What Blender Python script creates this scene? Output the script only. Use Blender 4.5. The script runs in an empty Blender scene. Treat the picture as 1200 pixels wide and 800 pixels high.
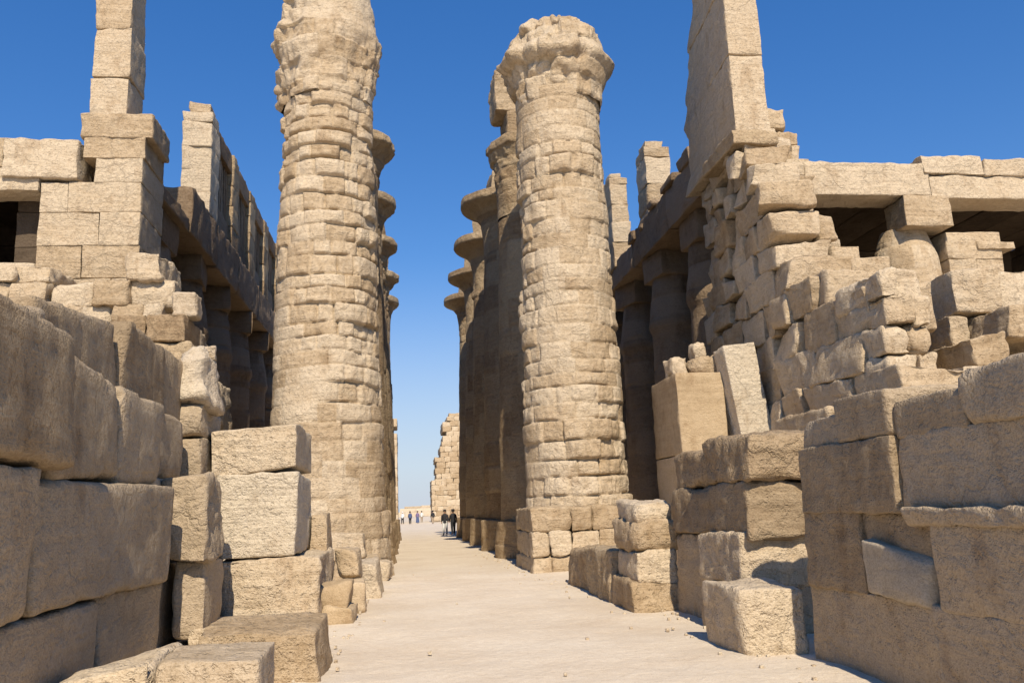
import bpy, math, random
import numpy as np
from mathutils import Vector, Matrix

S = bpy.context.scene
COL = S.collection
R = math.radians

# ---------------------------------------------------------------- noise
def _h(ix, iy, iz):
    n = (ix.astype(np.int64)*374761393 + iy.astype(np.int64)*668265263 + iz.astype(np.int64)*2147483647) & 0xffffffff
    n = ((n ^ (n >> 13)) * 1274126177) & 0xffffffff
    n = (n ^ (n >> 16)) & 0xffff
    return n / 32767.5 - 1.0

def vnoise(P):
    I = np.floor(P); f = P - I; u = f*f*f*(f*(f*6-15)+10)
    x, y, z = I[:, 0], I[:, 1], I[:, 2]
    r = 0
    for dx in (0, 1):
        wx = u[:, 0] if dx else 1-u[:, 0]
        for dy in (0, 1):
            wy = u[:, 1] if dy else 1-u[:, 1]
            for dz in (0, 1):
                wz = u[:, 2] if dz else 1-u[:, 2]
                r = r + wx*wy*wz*_h(x+dx, y+dy, z+dz)
    return r

def fbm(P, f=1.0, octs=3, seed=0.0):
    r = 0; a = 1.0; t = 0
    Q = P*f + np.array([seed*17.3, seed*7.1, seed*3.7])
    for o in range(octs):
        r = r + a*vnoise(Q); t += a; a *= .5
        Q = Q*2.03 + 11.7
    return r/t

# ---------------------------------------------------------------- mesh collecting
class MB:
    def __init__(self): self.V = []; self.F = []; self.T = []; self.n = 0
    def add(self, V, F, tint=0.5):
        V = np.asarray(V, float); F = np.asarray(F, int)
        self.V.append(V); self.F.append(F+self.n)
        self.T.append(np.full(len(V), tint) if np.isscalar(tint) else tint); self.n += len(V)
    def build(self, name, mat, parent=None, base=None, smooth=True):
        V = np.concatenate(self.V).copy()
        b = np.array(parent.location if parent is not None else (base if base is not None else (0, 0, 0)))
        V -= b
        me = bpy.data.meshes.new(name)
        nf = sum(len(f) for f in self.F)
        me.vertices.add(len(V)); me.vertices.foreach_set('co', V.ravel())
        F = np.concatenate(self.F)
        me.loops.add(nf*4); me.loops.foreach_set('vertex_index', F.ravel())
        me.polygons.add(nf); me.polygons.foreach_set('loop_start', np.arange(nf)*4)
        me.polygons.foreach_set('loop_total', np.full(nf, 4))
        if smooth: me.polygons.foreach_set('use_smooth', np.ones(nf, bool))
        at = me.attributes.new('tint', 'FLOAT', 'POINT'); at.data.foreach_set('value', np.concatenate(self.T))
        me.update(); me.validate()
        me.materials.append(mat)
        o = bpy.data.objects.new(name, me); COL.objects.link(o)
        if parent is not None: o.parent = parent
        else: o.location = b
        return o

_cache = {}
def lattice(nx, ny, nz):
    k = (nx, ny, nz)
    if k in _cache: return _cache[k]
    idx = -np.ones((nx+1, ny+1, nz+1), int)
    g = np.stack(np.meshgrid(np.arange(nx+1), np.arange(ny+1), np.arange(nz+1), indexing='ij'), -1)
    m = (g[..., 0] == 0) | (g[..., 0] == nx) | (g[..., 1] == 0) | (g[..., 1] == ny) | (g[..., 2] == 0) | (g[..., 2] == nz)
    idx[m] = np.arange(m.sum()); pts = g[m]
    F = []
    def q(a, flip):
        f = np.stack([a[:-1, :-1], a[1:, :-1], a[1:, 1:], a[:-1, 1:]], -1).reshape(-1, 4)
        F.append(f[:, ::-1] if flip else f)
    q(idx[:, :, 0], True); q(idx[:, :, nz], False)
    q(idx[0], True); q(idx[nx], False)
    q(idx[:, 0, :], False); q(idx[:, ny, :], True)
    _cache[k] = (pts, np.concatenate(F)); return _cache[k]

_rs = np.random.RandomState(11)
def rnd(a, b): return a + (b-a)*_rs.rand()

def block(mb, lo, hi, r=.05, amp=.02, warp=.03, res=.2, rot=(0, 0, 0), tint=None, chip=2.0, shear=None, maxn=26, seed=None, fn=None):
    """One worn stone between two corners: rounded and chipped edges, dented faces."""
    lo = np.array(lo, float); hi = np.array(hi, float); r = r*.62; amp = amp*.8
    c = (lo+hi)/2; h = np.maximum((hi-lo)/2, .02); e = min(r*1.1, h.min()*.45)
    ax = []
    for i in range(3):
        n = int(min(maxn, max(2, round((2*h[i]-2*e)/res))))
        ax.append(np.concatenate([[-h[i], -h[i]+e*.35], np.linspace(-h[i]+e, h[i]-e, n+1), [h[i]-e*.35, h[i]]]))
    pts, F = lattice(*[len(a)-1 for a in ax])
    P = np.stack([ax[i][pts[:, i]] for i in range(3)], -1)
    sd = _rs.rand()*50 if seed is None else seed
    rr = min(r, h.min()*.8)
    n1 = fbm(P+c, 1.6, 2, sd)
    n0 = fbm(P+c, 4.5, 2, sd+1)
    rl = rr*(.3+chip*1.1*np.clip(n1*1.6+.05, 0, 1)+chip*.55*np.clip(n0*2-.25, 0, 1)); rl = np.minimum(rl, h.min()*.9)[:, None]
    q = np.clip(P, -(h-rl), h-rl); d = P-q; L = np.linalg.norm(d, axis=1, keepdims=True)+1e-9
    nrm = d/L
    P2 = q+nrm*rl
    bl = np.abs(vnoise((P+c)*2.6+sd))+.5*np.abs(vnoise((P+c)*6.1+sd*2))+.25*np.abs(vnoise((P+c)*13+sd*3))
    P2 = P2+nrm*((fbm(P+c, 2.2, 4, sd+3)*amp*1.1+fbm(P+c, .8, 2, sd+5)*amp+(bl-.45)*amp*1.5)[:, None])
    if warp:    # every corner slides its own way, so no two faces stay parallel
        u = np.clip(P/(2*h)+.5, 0, 1); cj = (_rs.rand(2, 2, 2, 3)-.5)*2.4*min(warp, h.min()*.35)
        for i in (0, 1):
            for j in (0, 1):
                for k in (0, 1):
                    wgt = (u[:, 0] if i else 1-u[:, 0])*(u[:, 1] if j else 1-u[:, 1])*(u[:, 2] if k else 1-u[:, 2])
                    P2 = P2+wgt[:, None]*cj[i, j, k]
    if shear is not None:      # (dz per x, dz per y)
        P2[:, 2] += P2[:, 0]*shear[0]+P2[:, 1]*shear[1]
    if any(rot):
        M = np.array(Matrix.Rotation(rot[2], 3, 'Z') @ Matrix.Rotation(rot[1], 3, 'Y') @ Matrix.Rotation(rot[0], 3, 'X'))
        P2 = P2@M.T
    Q = P2+c
    if fn: Q = fn(Q)
    mb.add(Q, F, rnd(0, 1) if tint is None else tint)

def masonry(mb, x0, x1, y0, y1, z0, top, course=.7, blen=1.3, axis='x', jit=.03, r=.05, amp=.025, res=.25, gap=.012, ragged=0, split=None, left=None, front=None):
    """Coursed ruin: rows of stones under a top line (a number or a function of the running coordinate)."""
    a0, a1 = (x0, x1) if axis == 'x' else (y0, y1)
    tf = top if callable(top) else (lambda a: top)
    z = z0; k = 0
    zmax = max(tf(a) for a in np.linspace(a0, a1, 60))
    while z < zmax-.08:
        h = course*rnd(.8, 1.2)
        if z+h > zmax-.2: h = zmax-z
        b0 = a0
        if left: b0 = left(z+h/2)
        a = b0
        first = True
        while a < a1-.05:
            l = blen*rnd(.6, 1.4)
            if first and k % 2: l *= .6
            first = False
            b = min(a1, a+l)
            if a1-b < blen*.35: b = a1
            t = tf((a+b)/2)
            if z+h*.55 < t:
                zt = min(z+h, t) if t-z < h*1.2 else z+h
                jo = rnd(-jit, jit); ji = rnd(-jit, jit)
                yy0, yy1 = (y0, y1) if axis == 'x' else (x0, x1)
                if front: yy0 = front(z+h/2)
                lo = [a+gap, yy0+jo, z+gap*.6]; hi = [b-gap, yy1+ji, zt-gap*.6]
                if axis == 'y': lo = [yy0+jo, a+gap, lo[2]]; hi = [yy1+ji, b-gap, hi[2]]
                block(mb, lo, hi, r, amp, .02, res)
            a = b
        z += h; k += 1

# ---------------------------------------------------------------- materials
def nodes(m):
    m.use_nodes = True; nt = m.node_tree; nt.nodes.clear()
    return nt, nt.nodes, nt.links

def mp2(N, L, geo):
    m = N.new('ShaderNodeMapping'); m.inputs['Scale'].default_value = (1, 1, .55); m.inputs['Location'].default_value = (31, 7, 3)
    L.new(geo.outputs['Position'], m.inputs['Vector']); return m.outputs[0]

def stone(name, dark, mid, light, bump=.7, scale=1.0, strata=.25, tintamt=.34):
    m = bpy.data.materials.new(name); nt, N, L = nodes(m)
    out = N.new('ShaderNodeOutputMaterial'); b = N.new('ShaderNodeBsdfPrincipled')
    b.inputs['Roughness'].default_value = .93; b.inputs['Specular IOR Level'].default_value = .15
    L.new(b.outputs[0], out.inputs[0])
    geo = N.new('ShaderNodeNewGeometry')
    def noise(sc, det, rough=.55, vec=None):
        n = N.new('ShaderNodeTexNoise'); n.inputs['Scale'].default_value = sc*scale
        n.inputs['Detail'].default_value = det; n.inputs['Roughness'].default_value = rough
        L.new(vec or geo.outputs['Position'], n.inputs['Vector']); return n
    n1 = noise(.55, 4, .6); n2 = noise(5, 5, .65); n3 = noise(45, 2, .6)
    mp = N.new('ShaderNodeMapping'); mp.inputs['Scale'].default_value = (.6, .6, 6)
    L.new(geo.outputs['Position'], mp.inputs['Vector'])
    n4 = noise(1.2, 3, .6, mp.outputs[0])
    def math_(op, a, bb):
        x = N.new('ShaderNodeMath'); x.operation = op
        for i, v in enumerate((a, bb)):
            if isinstance(v, (int, float)): x.inputs[i].default_value = v
            else: L.new(v, x.inputs[i])
        return x.outputs[0]
    s = math_('MULTIPLY', n1.outputs[0], .45)
    s = math_('ADD', s, math_('MULTIPLY', n2.outputs[0], .35))
    s = math_('ADD', s, math_('MULTIPLY', n4.outputs[0], strata))
    at = N.new('ShaderNodeAttribute'); at.attribute_name = 'tint'
    s = math_('ADD', s, math_('MULTIPLY', at.outputs['Fac'], tintamt))
    s = math_('SUBTRACT', s, .07+strata*.5-.1+tintamt*.18)
    cr = N.new('ShaderNodeValToRGB'); e = cr.color_ramp.elements
    e[0].position = .30; e[0].color = (*dark, 1); e[1].position = .66; e[1].color = (*light, 1)
    x = e.new(.46); x.color = (*mid, 1)
    L.new(s, cr.inputs[0])
    # fine grain
    mx = N.new('ShaderNodeMix'); mx.data_type = 'RGBA'; mx.blend_type = 'MULTIPLY'; mx.inputs[0].default_value = .55
    cr2 = N.new('ShaderNodeValToRGB'); cr2.color_ramp.elements[0].position = .3; cr2.color_ramp.elements[0].color = (.62, .58, .52, 1)
    cr2.color_ramp.elements[1].position = .62; cr2.color_ramp.elements[1].color = (1, 1, 1, 1)
    L.new(n3.outputs[0], cr2.inputs[0]); L.new(cr.outputs[0], mx.inputs[6]); L.new(cr2.outputs[0], mx.inputs[7])
    st = N.new('ShaderNodeTexNoise'); st.inputs['Scale'].default_value = 1.7; st.inputs['Detail'].default_value = 4; st.inputs['Roughness'].default_value = .7
    L.new(mp2(N, L, geo), st.inputs['Vector'])
    mr = N.new('ShaderNodeMapRange'); mr.inputs[1].default_value = .56; mr.inputs[2].default_value = .70; mr.inputs[4].default_value = .55; L.new(st.outputs[0], mr.inputs[0])
    mx2 = N.new('ShaderNodeMix'); mx2.data_type = 'RGBA'; mx2.blend_type = 'MULTIPLY'; L.new(mr.outputs[0], mx2.inputs[0])
    L.new(mx.outputs[2], mx2.inputs[6]); mx2.inputs[7].default_value = (.62, .54, .46, 1)
    L.new(mx2.outputs[2], b.inputs['Base Color'])
    # pits, cracks and tool marks
    wv = N.new('ShaderNodeVectorMath'); wv.operation = 'MULTIPLY_ADD'; wv.inputs[1].default_value = (.35, .35, .35)
    L.new(n2.outputs['Color'], wv.inputs[0]); L.new(geo.outputs['Position'], wv.inputs[2])
    ck = N.new('ShaderNodeTexVoronoi'); ck.feature = 'DISTANCE_TO_EDGE'; ck.inputs['Scale'].default_value = .9*scale; L.new(wv.outputs[0], ck.inputs['Vector'])
    n5 = noise(13, 3, .7)
    pit = N.new('ShaderNodeMapRange'); pit.inputs[1].default_value = .30; pit.inputs[2].default_value = .46; L.new(n5.outputs[0], pit.inputs[0])
    crk = math_('MINIMUM', math_('MULTIPLY', ck.outputs['Distance'], 40), 1.0)
    gate = N.new('ShaderNodeMapRange'); gate.inputs[1].default_value = .5; gate.inputs[2].default_value = .58; L.new(n1.outputs[0], gate.inputs[0])
    crk = math_('MAXIMUM', crk, math_('SUBTRACT', 1.0, gate.outputs[0]))
    rg = N.new('ShaderNodeMapRange'); rg.inputs[1].default_value = .38; rg.inputs[2].default_value = .62; rg.inputs[3].default_value = .45; rg.inputs[4].default_value = 2.0; L.new(n1.outputs[0], rg.inputs[0])
    hgt = math_('MULTIPLY', n2.outputs[0], rg.outputs[0])
    hgt = math_('ADD', hgt, math_('MULTIPLY', n3.outputs[0], .25))
    hgt = math_('ADD', hgt, math_('MULTIPLY', n4.outputs[0], .7))
    hgt = math_('ADD', hgt, math_('MULTIPLY', pit.outputs[0], .45))
    hgt = math_('ADD', hgt, math_('MULTIPLY', crk, .5))
    bp = N.new('ShaderNodeBump'); bp.inputs['Strength'].default_value = bump; bp.inputs['Distance'].default_value = .11
    L.new(hgt, bp.inputs['Height']); L.new(bp.outputs[0], b.inputs['Normal'])
    return m

SAND = stone('sandstone', (.43, .305, .178), (.585, .44, .28), (.69, .55, .38), bump=.65)
OLD = stone('weathered_shade_sandstone', (.29, .195, .11), (.43, .305, .18), (.54, .405, .25), bump=.7)  # weathered tone, with some shade put into its darker colour
GREY = stone('shade_brown_masonry', (.31, .22, .13), (.43, .32, .20), (.52, .40, .265), bump=.55)  # sandstone darkened to put the foreground walls' shade into its colour
PALE = stone('pale_limestone', (.47, .355, .23), (.62, .49, .34), (.71, .59, .43), bump=.6)
OCHRE = stone('ochre_sandstone', (.45, .32, .185), (.57, .42, .255), (.65, .495, .32), bump=.35)
PATCH = stone('pale_patch_stone', (.46, .37, .255), (.58, .475, .34), (.66, .56, .42), bump=.3)
DARK_SHADE = stone('dark_shade_stone', (.06, .042, .028), (.10, .072, .048), (.15, .11, .075), bump=.5)  # near-black: the interiors' deep shade put into the stone colour
HALL = stone('shaded_brown_stone', (.20, .135, .08), (.30, .21, .13), (.38, .275, .18), bump=.6)  # sandstone darkened, side hall and grille shade put into its colour

def ground_mat():
    m = bpy.data.materials.new('sandy_ground'); nt, N, L = nodes(m)
    out = N.new('ShaderNodeOutputMaterial'); b = N.new('ShaderNodeBsdfPrincipled'); b.inputs['Roughness'].default_value = .95
    b.inputs['Specular IOR Level'].default_value = .1
    L.new(b.outputs[0], out.inputs[0])
    geo = N.new('ShaderNodeNewGeometry')
    def noise(sc, det, r=.55):
        n = N.new('ShaderNodeTexNoise'); n.inputs['Scale'].default_value = sc; n.inputs['Detail'].default_value = det
        n.inputs['Roughness'].default_value = r; L.new(geo.outputs['Position'], n.inputs['Vector']); return n
    a = noise(.5, 6, .6); c = noise(9, 7, .65); g = noise(70, 3)
    ad = N.new('ShaderNodeMath'); ad.operation = 'ADD'; mu = N.new('ShaderNodeMath'); mu.operation = 'MULTIPLY'; mu.inputs[1].default_value = .6
    L.new(c.outputs[0], mu.inputs[0]); L.new(a.outputs[0], ad.inputs[0]); L.new(mu.outputs[0], ad.inputs[1])
    cr = N.new('ShaderNodeValToRGB'); e = cr.color_ramp.elements
    e[0].position = .55; e[0].color = (.69, .55, .395, 1); e[1].position = 1.02; e[1].color = (.82, .695, .535, 1)
    L.new(ad.outputs[0], cr.inputs[0])
    mx = N.new('ShaderNodeMix'); mx.data_type = 'RGBA'; mx.blend_type = 'MULTIPLY'; mx.inputs[0].default_value = .5
    cr2 = N.new('ShaderNodeValToRGB'); cr2.color_ramp.elements[0].position = .34; cr2.color_ramp.elements[0].color = (.72, .68, .62, 1)
    cr2.color_ramp.elements[1].position = .55; cr2.color_ramp.elements[1].color = (1, 1, 1, 1)
    L.new(g.outputs[0], cr2.inputs[0]); L.new(cr.outputs[0], mx.inputs[6]); L.new(cr2.outputs[0], mx.inputs[7])
    L.new(mx.outputs[2], b.inputs['Base Color'])
    s2 = N.new('ShaderNodeMath'); s2.operation = 'MULTIPLY_ADD'; s2.inputs[1].default_value = .3
    L.new(g.outputs[0], s2.inputs[0]); L.new(c.outputs[0], s2.inputs[2])
    bp = N.new('ShaderNodeBump'); bp.inputs['Strength'].default_value = .55; bp.inputs['Distance'].default_value = .05
    L.new(s2.outputs[0], bp.inputs['Height']); L.new(bp.outputs[0], b.inputs['Normal'])
    return m
GROUND = ground_mat()

def plain(name, c, rough=.8):
    m = bpy.data.materials.new(name); nt, N, L = nodes(m)
    out = N.new('ShaderNodeOutputMaterial'); b = N.new('ShaderNodeBsdfPrincipled'); L.new(b.outputs[0], out.inputs[0])
    n = N.new('ShaderNodeTexNoise'); n.inputs['Scale'].default_value = 14
    mx = N.new('ShaderNodeMix'); mx.data_type = 'RGBA'; L.new(n.outputs[0], mx.inputs[0])
    mx.inputs[6].default_value = (*[v*.8 for v in c], 1); mx.inputs[7].default_value = (*[min(1, v*1.15) for v in c], 1)
    L.new(mx.outputs[2], b.inputs['Base Color']); b.inputs['Roughness'].default_value = rough
    return m

# ---------------------------------------------------------------- object helpers
def tag(o, label=None, cat=None, group=None, kind=None):
    if label: o['label'] = label
    if cat: o['category'] = cat
    if group: o['group'] = group
    if kind: o['kind'] = kind
    return o

def thing(name, loc, label, cat, group=None):
    o = bpy.data.objects.new(name, None); o.empty_display_size = .3; COL.objects.link(o); o.location = loc
    return tag(o, label, cat, group)

def copy_thing(src, loc, rz, label):
    c = src.copy(); COL.objects.link(c); c.location = loc; c.rotation_euler = (0, 0, rz); c['label'] = label
    for ch in src.children:
        d = ch.copy(); COL.objects.link(d); d.parent = c
    return c

def stone_thing(lo, hi, label, mat=SAND, name='stone_block', cat='stone block', group=None, **kw):
    mb = MB(); kw.setdefault('res', .12); kw.setdefault('r', .06)
    block(mb, lo, hi, **kw)
    o = mb.build(name, mat, base=((lo[0]+hi[0])/2, (lo[1]+hi[1])/2, lo[2]))
    return tag(o, label, cat, group)

# ---------------------------------------------------------------- ground
def make_ground():
    def ax(lo, hi, near0, near1, st):
        a = list(np.arange(near0, near1+.001, st)); d = st; x = near1
        while x < hi: d *= 1.25; x += d; a.append(min(x, hi))
        d = st; x = near0
        while x > lo: d *= 1.25; x -= d; a.insert(0, max(x, lo))
        return np.array(a)
    xs = ax(-700, 700, -4, 7, .12); ys = ax(-60, 2500, 4, 24, .12)
    X, Y = np.meshgrid(xs, ys, indexing='ij'); P = np.stack([X.ravel(), Y.ravel(), np.zeros(X.size)], -1)
    P[:, 2] = fbm(P, .35, 2, 1)*.035+fbm(P, 1.6, 3, 2)*.03-np.abs(fbm(P, 3.1, 2, 6))*.02-.012
    i = np.arange(len(xs)*len(ys)).reshape(len(xs), len(ys))
    F = np.stack([i[:-1, :-1], i[1:, :-1], i[1:, 1:], i[:-1, 1:]], -1).reshape(-1, 4)
    mb = MB(); mb.add(P, F); o = mb.build('ground', GROUND); tag(o, kind='structure')
make_ground()

# ---------------------------------------------------------------- columns
def drum(mb, cx, cy, prof, z0, z1, ch=(.42, .62), nth=180, seed=1, amp=.05, off=.05, groove=.05, cap=True, nb=(8, 12), topn=0.0, lean=0):
    """Shaft of masonry courses round an axis; prof gives radius by height."""
    rs = np.random.RandomState(seed); z = z0; rows = []; k = 0
    while z < z1-.05:
        h = rs.uniform(*ch)
        if z+h > z1-.2: h = z1-z
        for v in (0.0, .07, .16, .34, .5, .66, .84, .93): rows.append((z+v*h, v, h, k))
        z += h; k += 1
    rows.append((z1, 1.0, h, k-1))
    th = np.linspace(0, 2*math.pi, nth, endpoint=False)
    nr = len(rows)
    Z = np.array([r[0] for r in rows]); Vv = np.array([r[1] for r in rows]); H = np.array([r[2] for r in rows]); K = np.array([r[3] for r in rows])
    nbl = rs.randint(nb[0], nb[1]+1, k); ph = rs.rand(k); tab = rs.rand(k, 64); tint = rs.rand(k, 64)
    u = (th[None, :]/(2*math.pi)+ph[K][:, None]) * nbl[K][:, None]
    u = u + .22*np.sin(u*2.7+K[:, None]*1.3)
    bi = np.floor(u).astype(int) % 64; fu = u-np.floor(u)
    rad = np.array([prof(zz) for zz in Z])[:, None]
    blen = 2*math.pi*rad/nbl[K][:, None]
    du = np.minimum(fu, 1-fu)*blen; dv = (np.minimum(Vv, 1-Vv)*H)[:, None]
    P0 = np.stack([cx+rad*np.cos(th)[None, :], cy+rad*np.sin(th)[None, :], np.repeat(Z[:, None], nth, 1)], -1).reshape(-1, 3)
    f1 = fbm(P0, .45, 2, seed).reshape(nr, nth)           # worn patches against smooth ones
    f2 = fbm(P0, 2.6, 4, seed+2).reshape(nr, nth)
    f3 = fbm(P0, .9, 2, seed+4).reshape(nr, nth)
    wear = np.clip(.55+1.4*f1, .15, 1.2)
    t = tab[K[:, None], bi]
    o = (t-.5)*2*off - (t > .86)*off*2.2
    edge = np.exp(-(du/.04)**2)*.8; edgev = np.exp(-(dv/.03)**2)*np.clip(.75+f2*1.8, .1, 1.5)
    bl = (np.abs(vnoise(P0*2.3+seed))+.5*np.abs(vnoise(P0*5.3+seed))).reshape(nr, nth)
    rr = rad + wear*(o-groove*np.maximum(edge*.7, edgev)) + amp*.8*f2*wear + amp*.7*f3 + (bl-.4)*amp*.9*wear
    zz = np.repeat(Z[:, None], nth, 1)
    zz = zz + .05*f3
    if topn:
        s = np.clip((zz-(z1-1.8))/1.8, 0, 1)
        big = fbm(P0, .75, 3, seed+8).reshape(nr, nth)
        rr = rr+topn*big*s; zz = zz+topn*1.1*fbm(P0*np.array([1, 1, .2]), .8, 2, seed+12).reshape(nr, nth)*s
    cxz = cx+lean*(zz-z0)
    P = np.stack([cxz+rr*np.cos(th), cy+rr*np.sin(th), zz], -1).reshape(-1, 3)
    i = np.arange(nr*nth).reshape(nr, nth); j = np.roll(i, -1, 1)
    F = np.stack([i[:-1], j[:-1], j[1:], i[1:]], -1).reshape(-1, 4)
    T = np.clip(tint[K[:, None], bi].ravel()*.9+.05, 0, 1)
    mb.add(P, F, T)
    if cap:   # close the top with shrinking rings
        last = P[-nth:]; c = last.mean(0)
        rings = [last]
        for s in (.8, .6, .4, .2, .02):
            q = c+(last-c)*np.array([s, s, .6])
            q[:, 2] += fbm(q, 1.1, 3, seed+20)*(.12+topn*.5)+topn*.25*(1-s)
            rings.append(q)
        V = np.concatenate(rings); m = len(rings); i = np.arange(m*nth).reshape(m, nth); j = np.roll(i, -1, 1)
        F = np.stack([i[:-1], j[:-1], j[1:], i[1:]], -1).reshape(-1, 4)
        mb.add(V, F, .5)

def interp(tab):
    a = np.array(tab); return lambda z: float(np.interp(z, a[:, 0], a[:, 1]))

LX, RX, Y1, SP = -2.2, 4.93, 24.9, 6.14
# front left column, capital broken back to the core
c1 = thing('giant_column', (LX, Y1, 0), 'tall weathered column left of the path with no flaring rim, running out of the picture top', 'column', 'front pair of giant columns')
mb = MB(); drum(mb, LX, Y1, interp([(0, 1.62), (2, 1.6), (4.4, 1.56), (9, 1.42), (13.6, 1.31), (14.0, 1.31)]), 1.7, 14.1, seed=5, nth=260, amp=.075, off=.078, groove=.14, ch=(.36, .6), nb=(9, 14)); mb.build('shaft', SAND, c1)
mb = MB(); drum(mb, LX, Y1, interp([(13.8, 1.36), (14.6, 1.38), (15.3, 1.53), (15.9, 1.6), (16.3, 1.42), (17.4, 1.34), (19.2, 1.28)]), 13.8, 19.2, ch=(.45, .8), seed=9, nth=200, amp=.16, off=.11, topn=.35); mb.build('capital', SAND, c1)
mb = MB(); drum(mb, LX, Y1, interp([(0, 1.82), (1.75, 1.72)]), -.1, 1.75, ch=(.5, .62), seed=31, nth=200, amp=.07, off=.1, groove=.08); mb.build('pedestal', SAND, c1)
# front right column
c2 = thing('giant_column', (RX, Y1, 0), 'tall weathered column right of the path with a broken lump of capital on top', 'column', 'front pair of giant columns')
mb = MB(); drum(mb, RX, Y1, interp([(0, 1.5), (2, 1.5), (4, 1.48), (6.5, 1.43), (9, 1.36), (12, 1.33), (13.7, 1.31), (14.1, 1.34)]), 1.6, 14.2, seed=7, nth=260, amp=.08, off=.095, groove=.15, ch=(.36, .58), nb=(9, 14)); mb.build('shaft', SAND, c2)
mb = MB(); drum(mb, RX, Y1, interp([(13.9, 1.38), (14.5, 1.44), (15.0, 1.62), (15.25, 1.84), (15.5, 1.66), (15.8, 1.45), (16.3, 1.3), (16.7, 1.05)]), 13.9, 16.7, ch=(.4, .7), seed=13, nth=200, amp=.19, off=.13, topn=.28); mb.build('capital', SAND, c2)
mb = MB(); masonry(mb, 3.3, 6.45, 23.2, 26.5, -.1, 1.66, .56, .85, jit=.05, r=.09, amp=.05, res=.09, gap=.006); mb.build('pedestal', SAND, c2)

# the columns behind, with open bell capitals
def bell_column(x, y, rc, label, group, seed):
    t = thing('bell_column', (x, y, 0), label, 'column', group)
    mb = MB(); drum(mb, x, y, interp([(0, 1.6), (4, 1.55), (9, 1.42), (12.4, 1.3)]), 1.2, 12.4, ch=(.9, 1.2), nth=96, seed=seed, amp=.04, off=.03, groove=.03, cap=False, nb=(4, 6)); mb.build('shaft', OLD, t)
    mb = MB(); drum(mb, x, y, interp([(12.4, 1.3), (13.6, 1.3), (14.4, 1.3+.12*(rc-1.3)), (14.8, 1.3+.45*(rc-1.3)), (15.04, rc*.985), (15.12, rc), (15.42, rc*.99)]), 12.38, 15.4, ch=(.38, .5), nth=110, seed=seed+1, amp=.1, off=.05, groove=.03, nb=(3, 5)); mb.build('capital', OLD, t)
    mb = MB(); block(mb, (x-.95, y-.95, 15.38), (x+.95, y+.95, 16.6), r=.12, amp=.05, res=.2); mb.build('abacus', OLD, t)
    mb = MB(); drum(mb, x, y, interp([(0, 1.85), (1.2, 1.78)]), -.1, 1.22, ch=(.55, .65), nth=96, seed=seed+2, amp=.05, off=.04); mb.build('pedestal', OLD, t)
    return t
ordw = ['second', 'third', 'fourth', 'fifth', 'sixth']
gr = 'bell columns of the right row'; gl = 'bell columns of the left row'
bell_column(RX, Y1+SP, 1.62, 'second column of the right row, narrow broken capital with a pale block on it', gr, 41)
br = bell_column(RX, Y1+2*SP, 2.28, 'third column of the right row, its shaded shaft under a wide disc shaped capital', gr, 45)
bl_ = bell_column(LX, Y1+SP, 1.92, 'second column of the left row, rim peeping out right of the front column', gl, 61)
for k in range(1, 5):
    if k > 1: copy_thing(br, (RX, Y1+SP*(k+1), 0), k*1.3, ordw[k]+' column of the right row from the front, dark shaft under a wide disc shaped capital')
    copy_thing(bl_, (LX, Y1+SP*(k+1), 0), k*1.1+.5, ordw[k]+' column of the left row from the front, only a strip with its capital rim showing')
stone_thing((3.55, 30.3, 16.58), (4.75, 31.8, 18.2), 'pale broken beam stub standing upright on the second right column', SAND, name='beam_stub', cat='stone block', r=.18, amp=.09, res=.15)

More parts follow.
